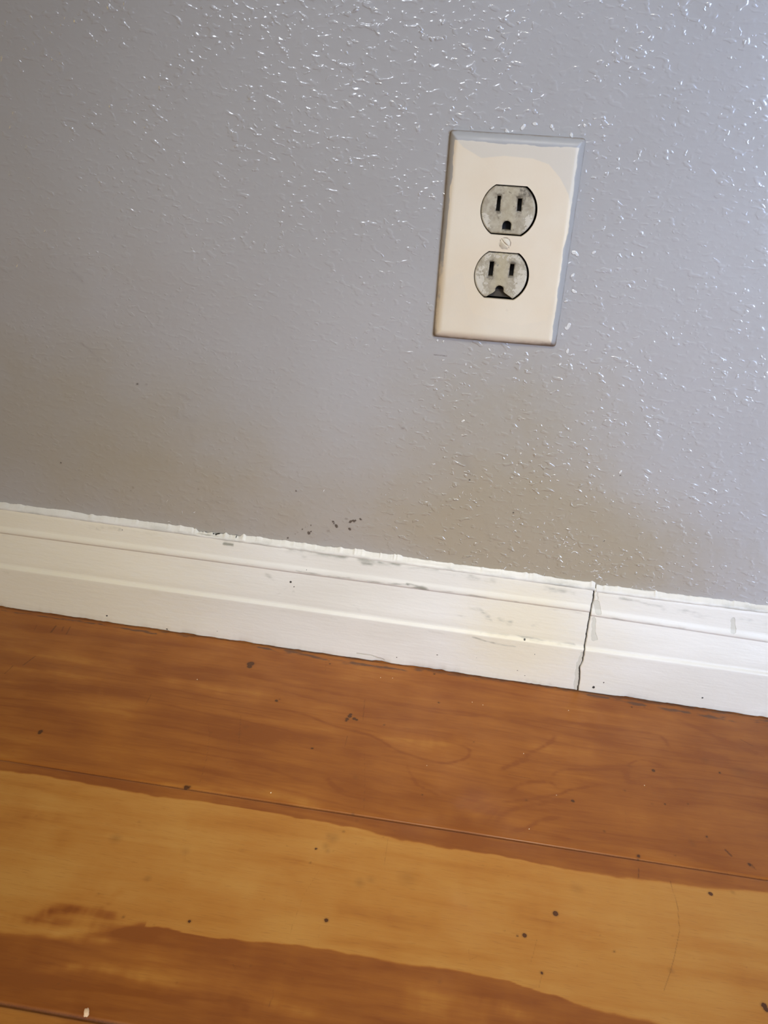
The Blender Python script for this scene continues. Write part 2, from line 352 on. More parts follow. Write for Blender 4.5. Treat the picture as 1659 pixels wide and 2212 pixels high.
# ------------------------------------------------------------------ FLOOR
SEAM1 = onfloor([(0,1641),(560,1727),(1060,1807),(1659,1900.6)]); s1 = np.polyfit(SEAM1[:, 0], SEAM1[:, 1], 1)
SEAM2 = onfloor([(0,2165),(110,2188),(220,2211)]); s2 = np.array([s1[0], SEAM2[:, 1].mean()-s1[0]*SEAM2[:, 0].mean()])
xs = axis(-1.6, -.395, .285, 1.6, .0007, 10); ys = np.concatenate([np.linspace(.0, -.010, 3, endpoint=False), np.arange(-.010, -.36, -.0007), np.linspace(-.36, -1.7, 12)])
X, Y = np.meshgrid(xs, ys)
_w = (X+.0005*noise2(X, Y, 330, 330, 83, 2), Y+.0005*noise2(X, Y, 330, 330, 84, 2)); _g = (X+.003*noise2(X, Y, 70, 200, 85, 3), Y+.0022*noise2(X, Y, 60, 260, 86, 3))
fT, fS, fL, fD = Field(X, Y), Field(X, Y, *_w), Field(X, Y), Field(X, Y, *_g)
# field class expects ascending first axis: columns x asc ok, rows desc handled
y1 = np.polyval(s1, X); y2 = np.polyval(s2, X)
wob = lambda seed, a: a*noise1(X, 30, seed, 3)
def curve(pts):
    q = onfloor(pts); o = np.argsort(q[:, 0]); return np.interp(X, q[o, 0], q[o, 1])
yA = curve([(0,1661),(101,1675),(189,1693),(337,1718),(560,1750),(645,1765),(825,1803),(970,1832),(1100,1852),(1240,1881),(1385,1900),(1511,1913),(1659,1928)])+wob(3, .0016)+.0007*noise1(X, 140, 23, 2)
yB = curve([(-100,2010),(0,2026),(120,2030),(230,2022),(300,2004),(340,2003),(400,2015),(500,2028),(600,2038),(700,2050),(830,2077),(950,2095),(1100,2120),(1180,2145),(1280,2185),(1400,2210),(1450,2225),(1659,2290)])+wob(4, .0016)+.0007*noise1(X, 120, 24, 2)
ss = lambda v, a, b: (lambda t: t*t*(3-2*t))(np.clip((v-a)/(b-a), 0, 1))
T = np.full(X.shape, .80)
board2 = Y < y1
T = np.where(board2, .88, T)
edge = .0022+.0022*noise1(X, 14, 77, 2)
inl = ss(-(Y-yA), -edge*.4, edge)*ss(Y-yB, -edge*.4-.001*(X < -.14), edge+.004*(X < -.14))
T = np.where(board2, .86-(.66)*inl, T)
T += np.where(board2 & (inl > .5), -.10*np.exp(-((Y-yA)/.006)**2)-.10*np.exp(-((Y-yB)/.006)**2), 0)
T = np.where(Y < y2, .45, T)
fT.v = T+np.where(board2, .17, .08)*noise2(X, Y, 26, 40, 101, 4)+.07*noise2(X, Y, 90, 30, 102, 3)*board2+.10*noise2(X, Y, 7, 45, 103, 3)
add = Field(X, Y)
WX = X+.0016*noise2(X, Y, 45, 90, 61, 3); WY = Y+.0013*noise2(X, Y, 28, 70, 62, 3)+.0004*noise2(X, Y, 160, 200, 63, 2)
def stroke(pts, wpxs, v, floor=True):
    q = smooth_poly(onfloor(pts), 5)
    w = wpxs/3.4*mm; R_ = 3*w+.004
    sl = add._sel(q[:, 0].min()-R_, q[:, 0].max()+R_, q[:, 1].min()-R_, q[:, 1].max()+R_)
    A_, B_ = WX[sl], WY[sl]; d = np.full(A_.shape, 9.0); tt = np.zeros(A_.shape)
    for k in range(len(q)-1):
        a, e = q[k], q[k+1]-q[k]; t = np.clip(((A_-a[0])*e[0]+(B_-a[1])*e[1])/((e**2).sum()+1e-12), 0, 1)
        dd = np.hypot(A_-a[0]-t*e[0], B_-a[1]-t*e[1]); m_ = dd < d; d = np.where(m_, dd, d); tt = np.where(m_, (k+t)/(len(q)-1), tt)
    mod = .75+.5*noise1(tt*len(q), .8, int(abs(q[0, 0])*1e5) % 97, 2)
    add.v[sl] += v*mod*np.exp(-(d/(w*1.05))**2)*np.clip(np.minimum(tt, 1-tt)*6+.15, 0, 1)
GR = [([(500,1454),(645,1483),(789,1508),(970,1534),(1100,1555),(1168,1577)],6,.22),([(350,1440),(500,1452),(640,1475)],9,.15),
 ([(500,1520),(630,1537),(717,1566),(807,1592),(862,1622),(952,1649),(999,1642),(1013,1628),(1000,1612),(900,1585)],4,.32),
 ([(780,1512),(870,1524),(1000,1545),(1060,1540)],3,.18),([(500,1560),(600,1582),(700,1590),(800,1600),(880,1640)],14,.2),
 ([(0,1480),(150,1490),(260,1498),(400,1530)],16,.25),([(0,1350),(200,1372),(420,1398),(560,1420)],12,.18),([(190,1420),(330,1450),(480,1470)],10,.2),([(0,1520),(200,1545),(330,1560),(560,1595)],14,.14),
 ([(0,1400),(150,1425),(330,1450)],14,-.3),([(0,1470),(130,1480)],7,-.18),([(330,1450),(460,1490),(600,1500)],22,-.18),([(0,1440),(120,1452),(230,1462)],10,-.15),
 ([(1132,1635),(1165,1618),(1186,1603),(1200,1588)],5,.35),([(1078,1664),(1110,1650),(1145,1636)],6,.35),([(1103,1711),(1125,1693),(1183,1689),(1204,1704)],5,.28),
 ([(1190,1679),(1212,1664),(1280,1662),(1360,1660)],4,.25),([(1060,1733),(1130,1728),(1204,1718),(1240,1704),(1295,1697)],4,.28),([(1062,1780),(1103,1748),(1170,1736),(1240,1729)],7,.2),
 ([(1089,1798),(1132,1791),(1168,1772),(1222,1765)],5,.28),([(1168,1549),(1313,1574),(1421,1588),(1450,1617)],5,.28),([(1457,1552),(1547,1592),(1610,1618),(1659,1642)],7,.22),
 ([(1348,1653),(1385,1642),(1440,1657)],3,.2),([(1350,1662),(1356,1688),(1385,1690)],7,.25),([(1275,1698),(1400,1696),(1520,1700),(1659,1708)],22,.16),([(1300,1755),(1400,1765),(1520,1790),(1659,1800)],18,-.16),
 ([(1012,1690),(1030,1730),(1060,1760),(1100,1775)],30,.22),([(975,1720),(1000,1760),(1010,1790)],14,.18),([(930,1755),(1000,1775)],18,.15),
 ([(560,1590),(640,1600),(780,1635),(800,1660)],16,.15),([(705,1680),(722,1700),(740,1710)],6,.3),([(880,1650),(895,1690),(920,1705),(960,1725)],4,.2),([(1180,1520),(1330,1545),(1500,1560)],16,-.2),
 ([(870,1590),(940,1605),(1010,1595)],20,-.18),([(1130,1600),(1230,1610),(1300,1620)],26,-.14),([(500,1640),(640,1660),(780,1690)],10,.12),([(440,1700),(600,1722),(700,1745)],14,-.32),([(340,1690),(470,1703)],8,-.18),  # pale strokes just above the seam paint its edge sheen into the wood
 ([(1240,1590),(1330,1600),(1400,1600)],5,.12),([(1500,1620),(1580,1645)],12,.15),([(1420,1610),(1440,1640),(1400,1660)],20,.1),
 # board 2 sapwood mottling and dark lenses
 ([(75,1975),(140,1966),(200,1972),(262,1982)],9,.65),([(0,1982),(60,1985),(140,1992),(220,2004),(300,2020),(340,2030)],11,.42),([(100,1950),(200,1965),(240,1950)],5,.18),([(180,1920),(230,1940),(270,1915)],7,.2),
 ([(0,1758),(120,1765),(140,1800),(110,1850)],22,.22),([(0,1900),(150,1890),(260,1905),(330,1930)],26,-.14),([(190,1770),(400,1775),(520,1790)],22,.16),([(30,2100),(180,2092),(300,2110),(420,2140)],9,-.36),
 ([(0,2118),(120,2124),(300,2142),(430,2165)],7,.2),([(300,2125),(420,2150),(500,2165),(560,2190)],8,.2),([(60,2015),(180,2030),(260,2038)],8,-.4),([(330,2100),(460,2120),(560,2140),(640,2150)],16,-.14),
 ([(560,2160),(620,2178),(700,2195)],10,-.16),([(840,2130),(960,2150),(1050,2165),(1100,2180),(1160,2212)],12,-.3),([(850,2165),(950,2185),(1080,2212)],26,-.25),([(1050,2150),(1140,2165),(1220,2200)],10,.1),
 ([(420,2050),(560,2070),(760,2110)],22,.1),([(1000,1870),(1150,1890),(1250,1905)],20,.1),([(1100,1960),(1200,1990),(1300,2030)],40,.12),([(600,1840),(640,1870),(610,1900)],22,.14),([(480,1900),(560,1930)],26,-.12)]
for g in GR: stroke(*g)
# year rings: thin darker lines that follow a slowly bending figure
ring = noise2(X, WY, 3.2, 16, 71, 3)*3.0+WY*95
rl = np.abs((ring % 1.0)-.5)*2
fT.v = fT.v+add.v+.16*np.exp(-((1-rl)/.16)**2)*(~board2)*np.clip(.5+noise2(X, Y, 12, 25, 72, 2), 0, 1)+.07*np.exp(-((1-rl)/.25)**2)*board2
SPT = [(541,1434,9,1),(539,1440,6,1),(755,1547,5,1),(750,1553,4.5,1),(757,1543,4,1),(765,1552,4.5,1),(770,1555,3.5,1),(748,1557,3.5,.9),(597,1514,3.5,1),(604,1510,2.2,.7),(88,1580,5,.9),(85,1584,4,.9),(402,1700,6,.8),(408,1700,5,.7),(713,1434,2.6,.9),(710,1428,2.4,.6),(938,1456,3,1),(948,1518,3.4,.7),(830,1566,3,.6),
 (1411,1664,4.6,1),(1237,1730,4,1),(1555,1669,3.4,.8),(1436,1737,3,.8),(1487,1737,2.6,.7),(1409,1736,2.4,.5),(1523,1643,7,.35),(1600,1668,15,.32),(1379,1849,5,.75),(1379,1855,3,.6),(1493,1817,5,.38),(1498,1824,5,.38),(1527,1807,3.6,.7),(1532,1815,3,.5),(1620,1868,4.5,.8),(1627,1873,3,.6),(1535,1931,4.4,1),(1306,1796,3,.6),
 (1137,1729,2.4,.7),(674,1617,2.8,.9),(763,1758,4,.6),(771,1773,3.4,.4),(742,1796,3.2,.55),(682,1834,2.8,1),(719,1810,9,.38),(712,1806,6,.38),(704,1828,6,.38),(708,1838,4,.38),(768,1678,5,.4),(913,1717,2.2,.8),(1024,1603,2.2,.7),
 (409,1991,3.4,.9),(705,1988,4.2,.9),(250,1812,8,.36),(319,1898,5,.42),(777,1907,7,.38),(801,1900,6,.3),(400,1840,6,.28),(670,1864,2.5,.6),(1200,1973,5.4,1),(1133,2021,4.4,1),(1117,2021,2.5,.7),(880,1897,13,.26),(1247,1920,9,.26),(1650,2172,6,.8),(1655,2180,6,.8),
 (1170,2102,3.2,.8),(1327,2055,2.5,.6),(950,2121,3,.5),(1450,2097,4,.5),(1583,1927,3.4,.45),(455,1583,3,.4),(1458,1848,2,.6),(1012,1650,3,.3),(1350,1708,3,.6),(266,1980,3,.6),(300,1775,3,.3),(1361,1655,4,.3),(1635,1560,3,.3),(1364,1527,3,.8),(1393,1528,2.5,.6),(500,1660,3,.25),(530,1570,5,.25),(516,1585,5,.3)]
for px, py, r, v in SPT:
    c = onfloor([(px, py)])[0]; fS.blob(c[0], c[1], r/3.4*mm*1.0, r/3.4*mm*1.05, v, 0, .45 if v > .5 else .95)
SCR = [([(450,1560),(452,1590),(446,1640),(432,1690)],1.4,.45),([(520,1545),(516,1606)],1.8,.5),([(788,1512),(784,1555)],2,.6),([(787,1622),(788,1690),(786,1752)],1.5,.42),([(750,1590),(744,1613)],1.6,.6),([(326,1500),(315,1522)],2.4,.55),
 ([(80,1350),(74,1362)],2,.6),([(121,1352),(110,1366)],3,.9),([(137,1354),(134,1363)],2,.8),([(152,1354),(143,1371)],2.2,.8),([(76,1418),(50,1437)],2.2,.8),([(28,1438),(10,1456)],2,.7),([(838,1810),(832,1850),(830,1880)],1.5,.42),
 ([(690,1880),(655,1935),(635,1990),(622,2030)],1.3,.38),([(545,1780),(545,1955)],1.4,.22),([(620,1910),(616,1990),(621,2035)],1.6,.25),([(1448,1903),(1464,1960),(1468,2010),(1457,2065),(1448,2100),(1434,2140)],1.7,.55),([(1380,1875),(1379,1898)],1.8,.8),
 ([(1160,2028),(1152,2060),(1146,2080)],1.6,.42),([(1171,2104),(1163,2138)],1.6,.45),([(1567,1836),(1580,1849)],3.2,1),([(1624,1868),(1632,1878)],2,.8),([(1351,1745),(1353,1795)],1.5,.35),([(1599,1597),(1625,1611)],2.4,.65),([(1098,1673),(1146,1682)],2.2,.55),
 ([(592,2136),(588,2155),(580,2175)],1.8,.55),([(503,2083),(510,2093)],1.6,.6),([(1345,1920),(1353,1975),(1353,2030)],1.6,.25),([(1005,1900),(1006,2040)],1.6,.18),([(1196,1644),(1213,1646)],1.8,.5),([(494,1580),(492,1640)],1.4,.3),([(400,1800),(400,1860)],2.2,.25),
 ([(690,1990),(688,2045)],1.4,.3),([(842,1900),(842,2000)],1.6,.18),([(1013,2050),(1014,2075),(1030,2066)],2,.35),([(530,2140),(548,2155)],1.4,.4),([(1345,1820),(1365,1845)],1.4,.3),([(1440,1830),(1452,1846)],1.2,.3),([(704,1430),(703,1450)],1.3,.5)]
for pts, w, v in SCR: fL.line(onfloor(pts), w/3.4*mm*.62, v, .9)
# fine random wear
for k in range(90):
    c = onfloor([(RNG.uniform(0, 1659), RNG.uniform(1500, 2200))])[0]; a = RNG.normal(1.5, .35); L = RNG.uniform(.003, .016)
    fL.line([c, c+np.array([math.cos(a), math.sin(a)])*L], .0003, RNG.uniform(.08, .22), .9)
for k in range(60):
    c = onfloor([(RNG.uniform(0, 1659), RNG.uniform(1450, 2200))])[0]; fS.blob(c[0], c[1], .0005, .0005, RNG.uniform(.2, .5), 0, .6)
# seams darkened by dirt; old finish and grime along the baseboard
base = -.0135
for pts, w, v in [([(0,1318),(150,1340),(340,1368)],4,.9),([(340,1368),(560,1396)],4,.55),([(560,1398),(640,1410),(700,1424),(800,1438),(880,1446)],9,.85),([(640,1402),(760,1422),(900,1445),(1060,1472)],8,.7),([(1060,1472),(1250,1500)],4,.45),
        ([(1270,1500),(1400,1524),(1520,1545),(1659,1566)],10,.8),([(1520,1540),(1659,1560)],8,.6),([(650,1414),(680,1414)],7,.5)]:
    fD.line(onfloor(pts), w/3.4*mm, v, .8)
gap = np.exp(-((Y-y1)/.0006)**2)*(.45+.45*ss(X, -.30, -.10)*(1-.3*ss(X, .12, .2)))+np.exp(-((Y-y2)/.0009)**2)*.9
fL.v = np.maximum(fL.v, gap)
fD.v *= np.clip(.75+.7*noise2(X, Y, 90, 260, 87, 3), 0, 1.2)
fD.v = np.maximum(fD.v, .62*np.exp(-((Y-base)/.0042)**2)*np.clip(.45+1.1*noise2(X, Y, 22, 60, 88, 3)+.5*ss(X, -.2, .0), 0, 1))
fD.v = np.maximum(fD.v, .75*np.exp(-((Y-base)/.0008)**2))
Zh = np.zeros(X.shape)
Zh -= .0011*np.exp(-((Y-y1)/.00055)**2)*(.35+.65*ss(X, -.32, -.15)); Zh -= .0013*np.exp(-((Y-y2)/.0009)**2)
Zh -= .00035*np.exp(-np.clip(Y-y1, 0, 1)/.0028)*(Y > y1); Zh -= .00012*np.exp(-np.clip(y1-Y, 0, 1)/.003)*(Y < y1)
Zh += .00012*noise2(X, Y, 9, 20, 21, 2)
V = np.stack([X, Y, Zh], -1).reshape(-1, 3); F = grid_faces(len(ys), len(xs), flip=True)
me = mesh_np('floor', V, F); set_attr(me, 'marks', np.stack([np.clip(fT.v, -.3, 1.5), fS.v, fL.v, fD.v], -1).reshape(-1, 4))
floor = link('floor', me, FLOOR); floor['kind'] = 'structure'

# ------------------------------------------------------------------ BASEBOARD
CR_PX = [(1286,1262),(1284,1284),(1283,1297),(1276,1321),(1270,1353),(1264,1384),(1260,1404),(1256,1424),(1250,1436),(1251,1456),(1246,1488),(1245,1494)]
def fit(pts, y):
    q = onwall(pts, y); return np.polyfit(q[:, 0], q[:, 1], 1)
PIECES = {
 'L': dict(top=fit([(0,1090),(418,1146),(787,1196),(1050,1229),(1284,1267)], -.002), g1=fit([(0,1156),(557,1225),(881,1266.5),(1060,1293.5),(1262,1329)], -.0075), r2=fit([(0,1225),(560,1303),(1000,1364.5),(1060,1375.5),(1258,1402)], -.0125)),
 'R': dict(top=fit([(1284,1267),(1659,1313)], -.002), g1=fit([(1318,1339),(1457,1357),(1659,1390)], -.0075), r2=fit([(1266,1404),(1397,1422),(1659,1458)], -.0125))}
# profile rows: (reference, t, depth)
def profile(ztop, zg, zr):
    P = []
    def seg(z0, z1, d0, d1, n, ease='lin'):
        for t in np.linspace(0, 1, n, endpoint=False):
            e = t if ease == 'lin' else (math.sin(t*math.pi/2) if ease == 'out' else 1-math.cos(t*math.pi/2))
            P.append((z0+(z1-z0)*t, d0+(d1-d0)*e))
    a = ztop-.0015
    seg(a, a-.004, .0030, .0042, 6); seg(a-.004, zg+.006, .0042, .0062, 14); seg(zg+.006, zg+.0018, .0062, .0078, 10, 'out'); seg(zg+.0018, zg, .0078, .0068, 5, 'in')
    seg(zg, zg-.0012, .0068, .0070, 3); seg(zg-.0012, zr+.010, .0070, .0097, 22); seg(zr+.010, zr+.0024, .0097, .0106, 12, 'out'); seg(zr+.0024, zr+.0012, .0106, .0110, 3)
    seg(zr+.0012, zr-.0010, .0110, .0130, 7, 'out'); seg(zr-.001, .004, .0130, .0132, 44); seg(.004, 0.0, .0132, .0130, 7); P.append((0.0, .0130)); return P
crz = onwall(CR_PX, -.009)
crz = crz[np.argsort(crz[:, 1])]
def crack_x(z): return np.interp(z, crz[:, 1], crz[:, 0])+.00035*noise1(z, 420, 4, 3)
SPECKB = [(627,1259,4,1),(635,1269,2.4,1),(1133,1378,3.2,1),(1281,1478,5,1),(1303,1468,2.8,1),(1515,1501,3.4,1),(235,1325,4.4,.75),(364,1354,4.4,.75),(472,1358,2.6,.8),(258,1151,6,.5),(858,1414,2.8,.9),(945,1409,2.8,.9),(752,1363,2.4,.7),(661,1234,2.4,.8),
  (1327,1290,4,.8),(717,1200,2,.8),(1155,1408,4,.6),(1182,1415,3.4,.5),(1134,1453,2.4,.9),(1118,1442,2.4,.9),(1030,1415,2.2,.8),(901,1412,2,.7),(690,1337,3,.4),(599,1303,3,.5),(1205,1263,2,.6),(383,1302,2,.6),(1469,1483,2.4,.6),(1572,1512,2,.6),(1560,1508,2,.5),(1322,1442,2,.5),(1030,1439,2,.6),(614,1342,2.4,.5),(203,1147,3,.6)]
def build_board(side, x0, x1, name):
    pc = PIECES[side]; xv = np.concatenate([np.linspace(x0, -.39, 8, endpoint=False), np.arange(-.39, x1, .0008), [x1]]) if side == 'L' else np.concatenate([np.arange(x0, .29, .0008), np.linspace(.29, x1, 8)])
    cols = [profile(np.polyval(pc['top'], np.clip(x, -.4, .3)), np.polyval(pc['g1'], np.clip(x, -.4, .3)), np.polyval(pc['r2'], np.clip(x, -.4, .3))) for x in xv]
    A = np.array(cols)                       # nx, nrow, 2
    Zp, D = A[..., 0].T[::-1], A[..., 1].T[::-1]     # rows ascending z
    Xg = np.repeat(xv[None], Zp.shape[0], 0).copy()
    # worn edges and brushy unevenness
    D = D+.00022*noise2(Xg, Zp, 14, 45, 12, 2)
    low = np.exp(-Zp/.0035); D = D-low*.0012*np.clip(noise1(Xg, 90, 8, 3)+.1, 0, 1)
    Zp = Zp+np.where(Zp < .006, (1-Zp/.006)*(.0004+.0006*np.clip(noise1(Xg, 160, 5, 4), 0, 1)), 0)
    end = crack_x(Zp)
    if side == 'L': wgt = np.clip((Xg-(x1-.012))/.012, 0, 1); Xg = Xg+wgt*(end-.0001-x1)
    else: wgt = np.clip(((x0+.012)-Xg)/.012, 0, 1); Xg = Xg+wgt*(end+.0006+np.where(Zp > .04, 0, -.0001)-x0)
    # marks
    _w = (Xg+.0007*noise2(Xg, Zp, 260, 330, 91, 3), Zp+.0006*noise2(Xg, Zp, 200, 330, 92, 3)); _s = (Xg+.0025*noise2(Xg, Zp, 80, 160, 93, 3), Zp+.0014*noise2(Xg, Zp, 70, 220, 94, 3))
    fs = [Field(Xg, Zp), Field(Xg, Zp, *_s), Field(Xg, Zp), Field(Xg, Zp, *_w)]
    # rows are not perfectly regular: evaluate with full arrays
    for f in fs: f._sel = lambda a, b_, c, d: (slice(None), slice(None))
    def sub(lo, hi):
        j = np.searchsorted(xv, [lo, hi]); return slice(max(j[0]-18, 0), j[1]+18)
    for f in fs: f._sel = (lambda a, b_, c, d: (slice(None), sub(a, b_)))
    Rk, Gr, Yl, Fi = fs
    P = lambda pts, y=-.0095: onwall(pts, y)
    for px, py, r, v in SPECKB:
        c = P([(px, py)])[0]; Rk.blob(c[0], c[1], r/3.4*mm*.8, r/3.4*mm*.8, v*.95, 0, .5)
    for pts, w, v in [([(1012,1312),(1035,1318),(1058,1341)],6,.5),([(1082,1340),(1100,1345)],8,.55),([(986,1325),(1000,1334)],8,.25),([(578,1244),(590,1252)],8,.4),([(594,1290),(612,1280),(628,1264)],5,.28),([(620,1293),(636,1275)],4,.3),
            ([(740,1292),(775,1316)],9,.22),([(881,1267),(905,1271),(922,1274)],4,.95),([(1150,1350),(1175,1342)],6,.35),([(420,1160),(560,1180),(700,1203),(860,1226)],8,.62),([(150,1118),(260,1128),(420,1154)],6,.34),([(560,1172),(700,1192),(860,1213),(1000,1232)],5,.5),
            ([(190,1148),(215,1151)],10,.35),([(255,1150),(262,1153)],7,.5),([(300,1160),(400,1172)],5,.22),([(860,1226),(950,1240),(1070,1262)],9,.35),([(1180,1277),(1240,1290)],9,.42),([(0,1160),(280,1188),(560,1226)],3,.25),([(640,1237),(880,1268),(1060,1295)],3.4,.45),([(1060,1295),(1255,1328)],4,.4),
            ([(1040,1362),(1120,1372),(1240,1392)],5,.45),([(1020,1372),(1110,1392)],2.6,.5),([(1310,1337),(1420,1352),(1480,1360)],6,.35),([(1440,1320),(1520,1336)],12,.32),([(1340,1300),(1450,1322),(1659,1355)],5,.4),([(300,1377),(480,1392)],4,.2),
            ([(820,1425),(860,1430)],3,.6),([(950,1440),(1000,1452),(1060,1466)],5,.6),([(1060,1462),(1180,1482),(1245,1490)],5,.6),([(1120,1462),(1200,1474)],8,.3),([(1580,1540),(1659,1552)],5,.7),([(60,1316),(180,1333)],4,.75),([(540,1385),(640,1400)],3,.5),
            ([(450,1252),(520,1262)],9,.14),([(470,1225),(505,1255)],9,.14),([(660,1290),(700,1300)],8,.2),([(1595,1430),(1659,1436)],8,.1),([(480,1180),(500,1183)],4,.7),([(640,1190),(655,1212)],8,.5),([(780,1222),(800,1226)],7,.45)]:
        Gr.line(P(pts), w/3.4*mm*.95, v*1.15, .98)
    for pts, w, v in [([(1290,1312),(1294,1330)],11,.8),([(1284,1345),(1282,1385)],7,.8),([(1284,1372),(1288,1384)],6,.8),([(1588,1350),(1588,1372)],8,.85),([(1256,1408),(1250,1428)],4,.8),([(1248,1430),(1244,1462),(1242,1486)],6,.85),([(1205,1484),(1240,1490)],6,.7),
            ([(1293,1290),(1292,1304)],4,.6),([(1375,1510),(1410,1514),(1440,1522)],7,.9),([(1340,1512),(1380,1520)],4,.6),([(365,1363),(395,1368),(422,1371)],5,.9),([(772,1409),(800,1412),(830,1424)],3.4,.7)]:
        Fi.line(P(pts, -.0115), w/3.4*mm*.8, v, .45)
    Gr.v *= np.clip(.8+1.1*noise2(Xg, Zp, 110, 420, 95, 3), .1, 1.3)
    q = P([(1130,1370)])[0]; d = np.sqrt(((Xg-q[0])/.055)**2+((Zp-q[1])/.06)**2); Yl.v = np.maximum(Yl.v, .85*np.clip(1.3-d, 0, 1)*(1 if side == 'L' else .3))
    Yl.v = np.maximum(Yl.v, .72*ss(-Xg, .08, .28)); Yl.v = np.maximum(Yl.v, (.55 if side == 'R' else 0)*np.clip(1-(Xg-.09)/.07, 0, 1))
    nearcr = np.exp(-np.abs(Xg-end)/.0012); Rk.v = np.maximum(Rk.v, .95*(np.abs(Xg-end) < .0002)); Gr.v = np.maximum(Gr.v, .45*nearcr)  # shade inside the joint gap painted as a thin dark line
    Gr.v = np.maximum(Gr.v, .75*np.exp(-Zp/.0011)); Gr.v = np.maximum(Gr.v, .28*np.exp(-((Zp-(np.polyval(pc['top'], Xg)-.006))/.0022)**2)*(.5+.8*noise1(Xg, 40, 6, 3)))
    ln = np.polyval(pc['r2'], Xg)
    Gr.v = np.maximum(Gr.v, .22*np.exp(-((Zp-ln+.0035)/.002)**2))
    V = np.stack([Xg, -D, Zp], -1); nr, nc = Zp.shape; n = nr*nc; V = V.reshape(-1, 3)
    F = grid_faces(nr, nc); idx = np.arange(n).reshape(nr, nc)
    B = V.copy(); B[:, 1] = -.0004                                # back of the board, against the wall
    Fb = grid_faces(nr, nc, flip=True)+n
    ed = [idx[0, :], idx[:, -1], idx[-1, ::-1], idx[::-1, 0]]; lp = np.concatenate([e[:-1] for e in ed]); nl = np.roll(lp, -1)
    Fs = np.stack([nl, lp, lp+n, nl+n], -1)
    me = mesh_np(name, np.vstack([V, B]), np.vstack([F, Fb, Fs]))
    a4 = np.stack([f.v for f in fs], -1).reshape(-1, 4); set_attr(me, 'marks', np.vstack([a4, a4*0]))
    o = link(name, me, TRIM); o['kind'] = 'structure'
    # ragged caulk and paint line sealing the top of the board to the wall
    xv = np.concatenate([np.linspace(x0, -.39, 5, endpoint=False), np.arange(-.39, x1, .0004)]) if side == 'L' else np.concatenate([np.arange(x0+.0008, .29, .0004), np.linspace(.29, x1, 5)])
    zt = np.polyval(pc['top'], np.clip(xv, -.4, .3))
    rag = .0006*noise1(xv, 200, 3, 4)+.0024*np.clip(noise1(xv, 210, 15, 3)-.22, 0, 1)*(.4+.6*np.clip(.5+noise1(xv, 25, 19, 2), 0, 1.3))+.0006*noise1(xv, 50, 18, 2)
    g0, g1_ = onwall([(418, 1150)])[0][0], onwall([(545, 1168)])[0][0]
    hol = ss(xv, g0-.0005, g0+.001)*(1-ss(xv, g1_-.012, g1_)); rag = rag-hol*(.0014+.0012*noise1(xv, 380, 2, 2))
    rows = []
    for t, (dz, dy) in enumerate([(0, -.00003), (-.0001, -.0005), (-.0006, -.0009), (-.0013, -.0016), (-.0021, -.0027), (-.0030, -.0036), (-.0042, -.0039), (-.0054, -.0034)]):
        wt = 1-t/7; rows.append(np.stack([xv, dy-.00015*noise1(xv, 200, 40+t, 2)*(t > 0), zt+.0011+dz+rag*wt], -1))
    rows = rows[::-1]; G = np.stack(rows); nr, nc = G.shape[:2]
    rows_b = G.copy(); rows_b[..., 1] = -.0002
    V = np.vstack([G.reshape(-1, 3), rows_b.reshape(-1, 3)]); n = nr*nc; idx = np.arange(n).reshape(nr, nc)
    ed = [idx[0, :], idx[:, -1], idx[-1, ::-1], idx[::-1, 0]]; lp = np.concatenate([e[:-1] for e in ed]); nl = np.roll(lp, -1)
    me = mesh_np('caulk_bead', V, np.vstack([grid_faces(nr, nc), grid_faces(nr, nc, flip=True)+n, np.stack([nl, lp, lp+n, nl+n], -1)]))
    gx = np.repeat(xv[None], nr, 0); hh = np.repeat(np.linspace(1, 0, nr)[:, None], nc, 1)
    a4 = np.zeros((nr, nc, 4)); a4[..., 1] = .42*hh+.6*np.clip(noise1(gx, 35, 11, 3), 0, 1)*hh
    a4[..., 0] = hol[None]*np.clip(noise2(gx, hh, 420, 2.0, 14, 2)*2.2-.1, 0, 1)*(1-hh)
    a4 = a4.reshape(-1, 4); set_attr(me, 'marks', np.vstack([a4, a4]))
    c = link('caulk_bead', me, TRIM, o); return o
xj = float(crack_x(np.array([.045]))[0])
build_board('L', -1.6, xj, 'baseboard_back'); build_board('R', xj, 1.6, 'baseboard_back.001')

# ------------------------------------------------------------------ ELECTRICAL OUTLET
out = bpy.data.objects.new('electrical_outlet', None); COL.objects.link(out); out.empty_display_size = .05
out.location = (0, 0, ZC); out.rotation_euler = (0, -PROLL, 0)
out['label'] = 'cream duplex electrical outlet with grey paint smeared on its cover plate, on the wall'
out['category'] = 'electrical outlet'
def local(pts, y=-.0048):
    """photo pixel -> outlet-local x, z on plane y"""
    q = onwall(pts, y); x = q[:, 0]; z = q[:, 1]-ZC; c, s = math.cos(PROLL), math.sin(PROLL)
    return np.stack([x*c+z*s, -x*s+z*c], -1)
def in_poly(x, z, poly):
    r = np.zeros(x.shape, bool); n = len(poly)
    for i in range(n):
        x0, z0 = poly[i]; x1, z1 = poly[(i+1) % n]
        c = ((z0 > z) != (z1 > z)); 
        with np.errstate(divide='ignore', invalid='ignore'): r ^= c & (x < (x1-x0)*(z-z0)/(z1-z0+1e-15)+x0)
    return r
def dist_poly(x, z, poly):
    d = np.full(x.shape, 9.0); p = np.asarray(poly)
    for i in range(len(p)):
        a, b_ = p[i], p[(i+1) % len(p)]; e = b_-a; t = np.clip(((x-a[0])*e[0]+(z-a[1])*e[1])/((e**2).sum()+1e-15), 0, 1)
        d = np.minimum(d, np.hypot(x-a[0]-t*e[0], z-a[1]-t*e[1]))
    return d
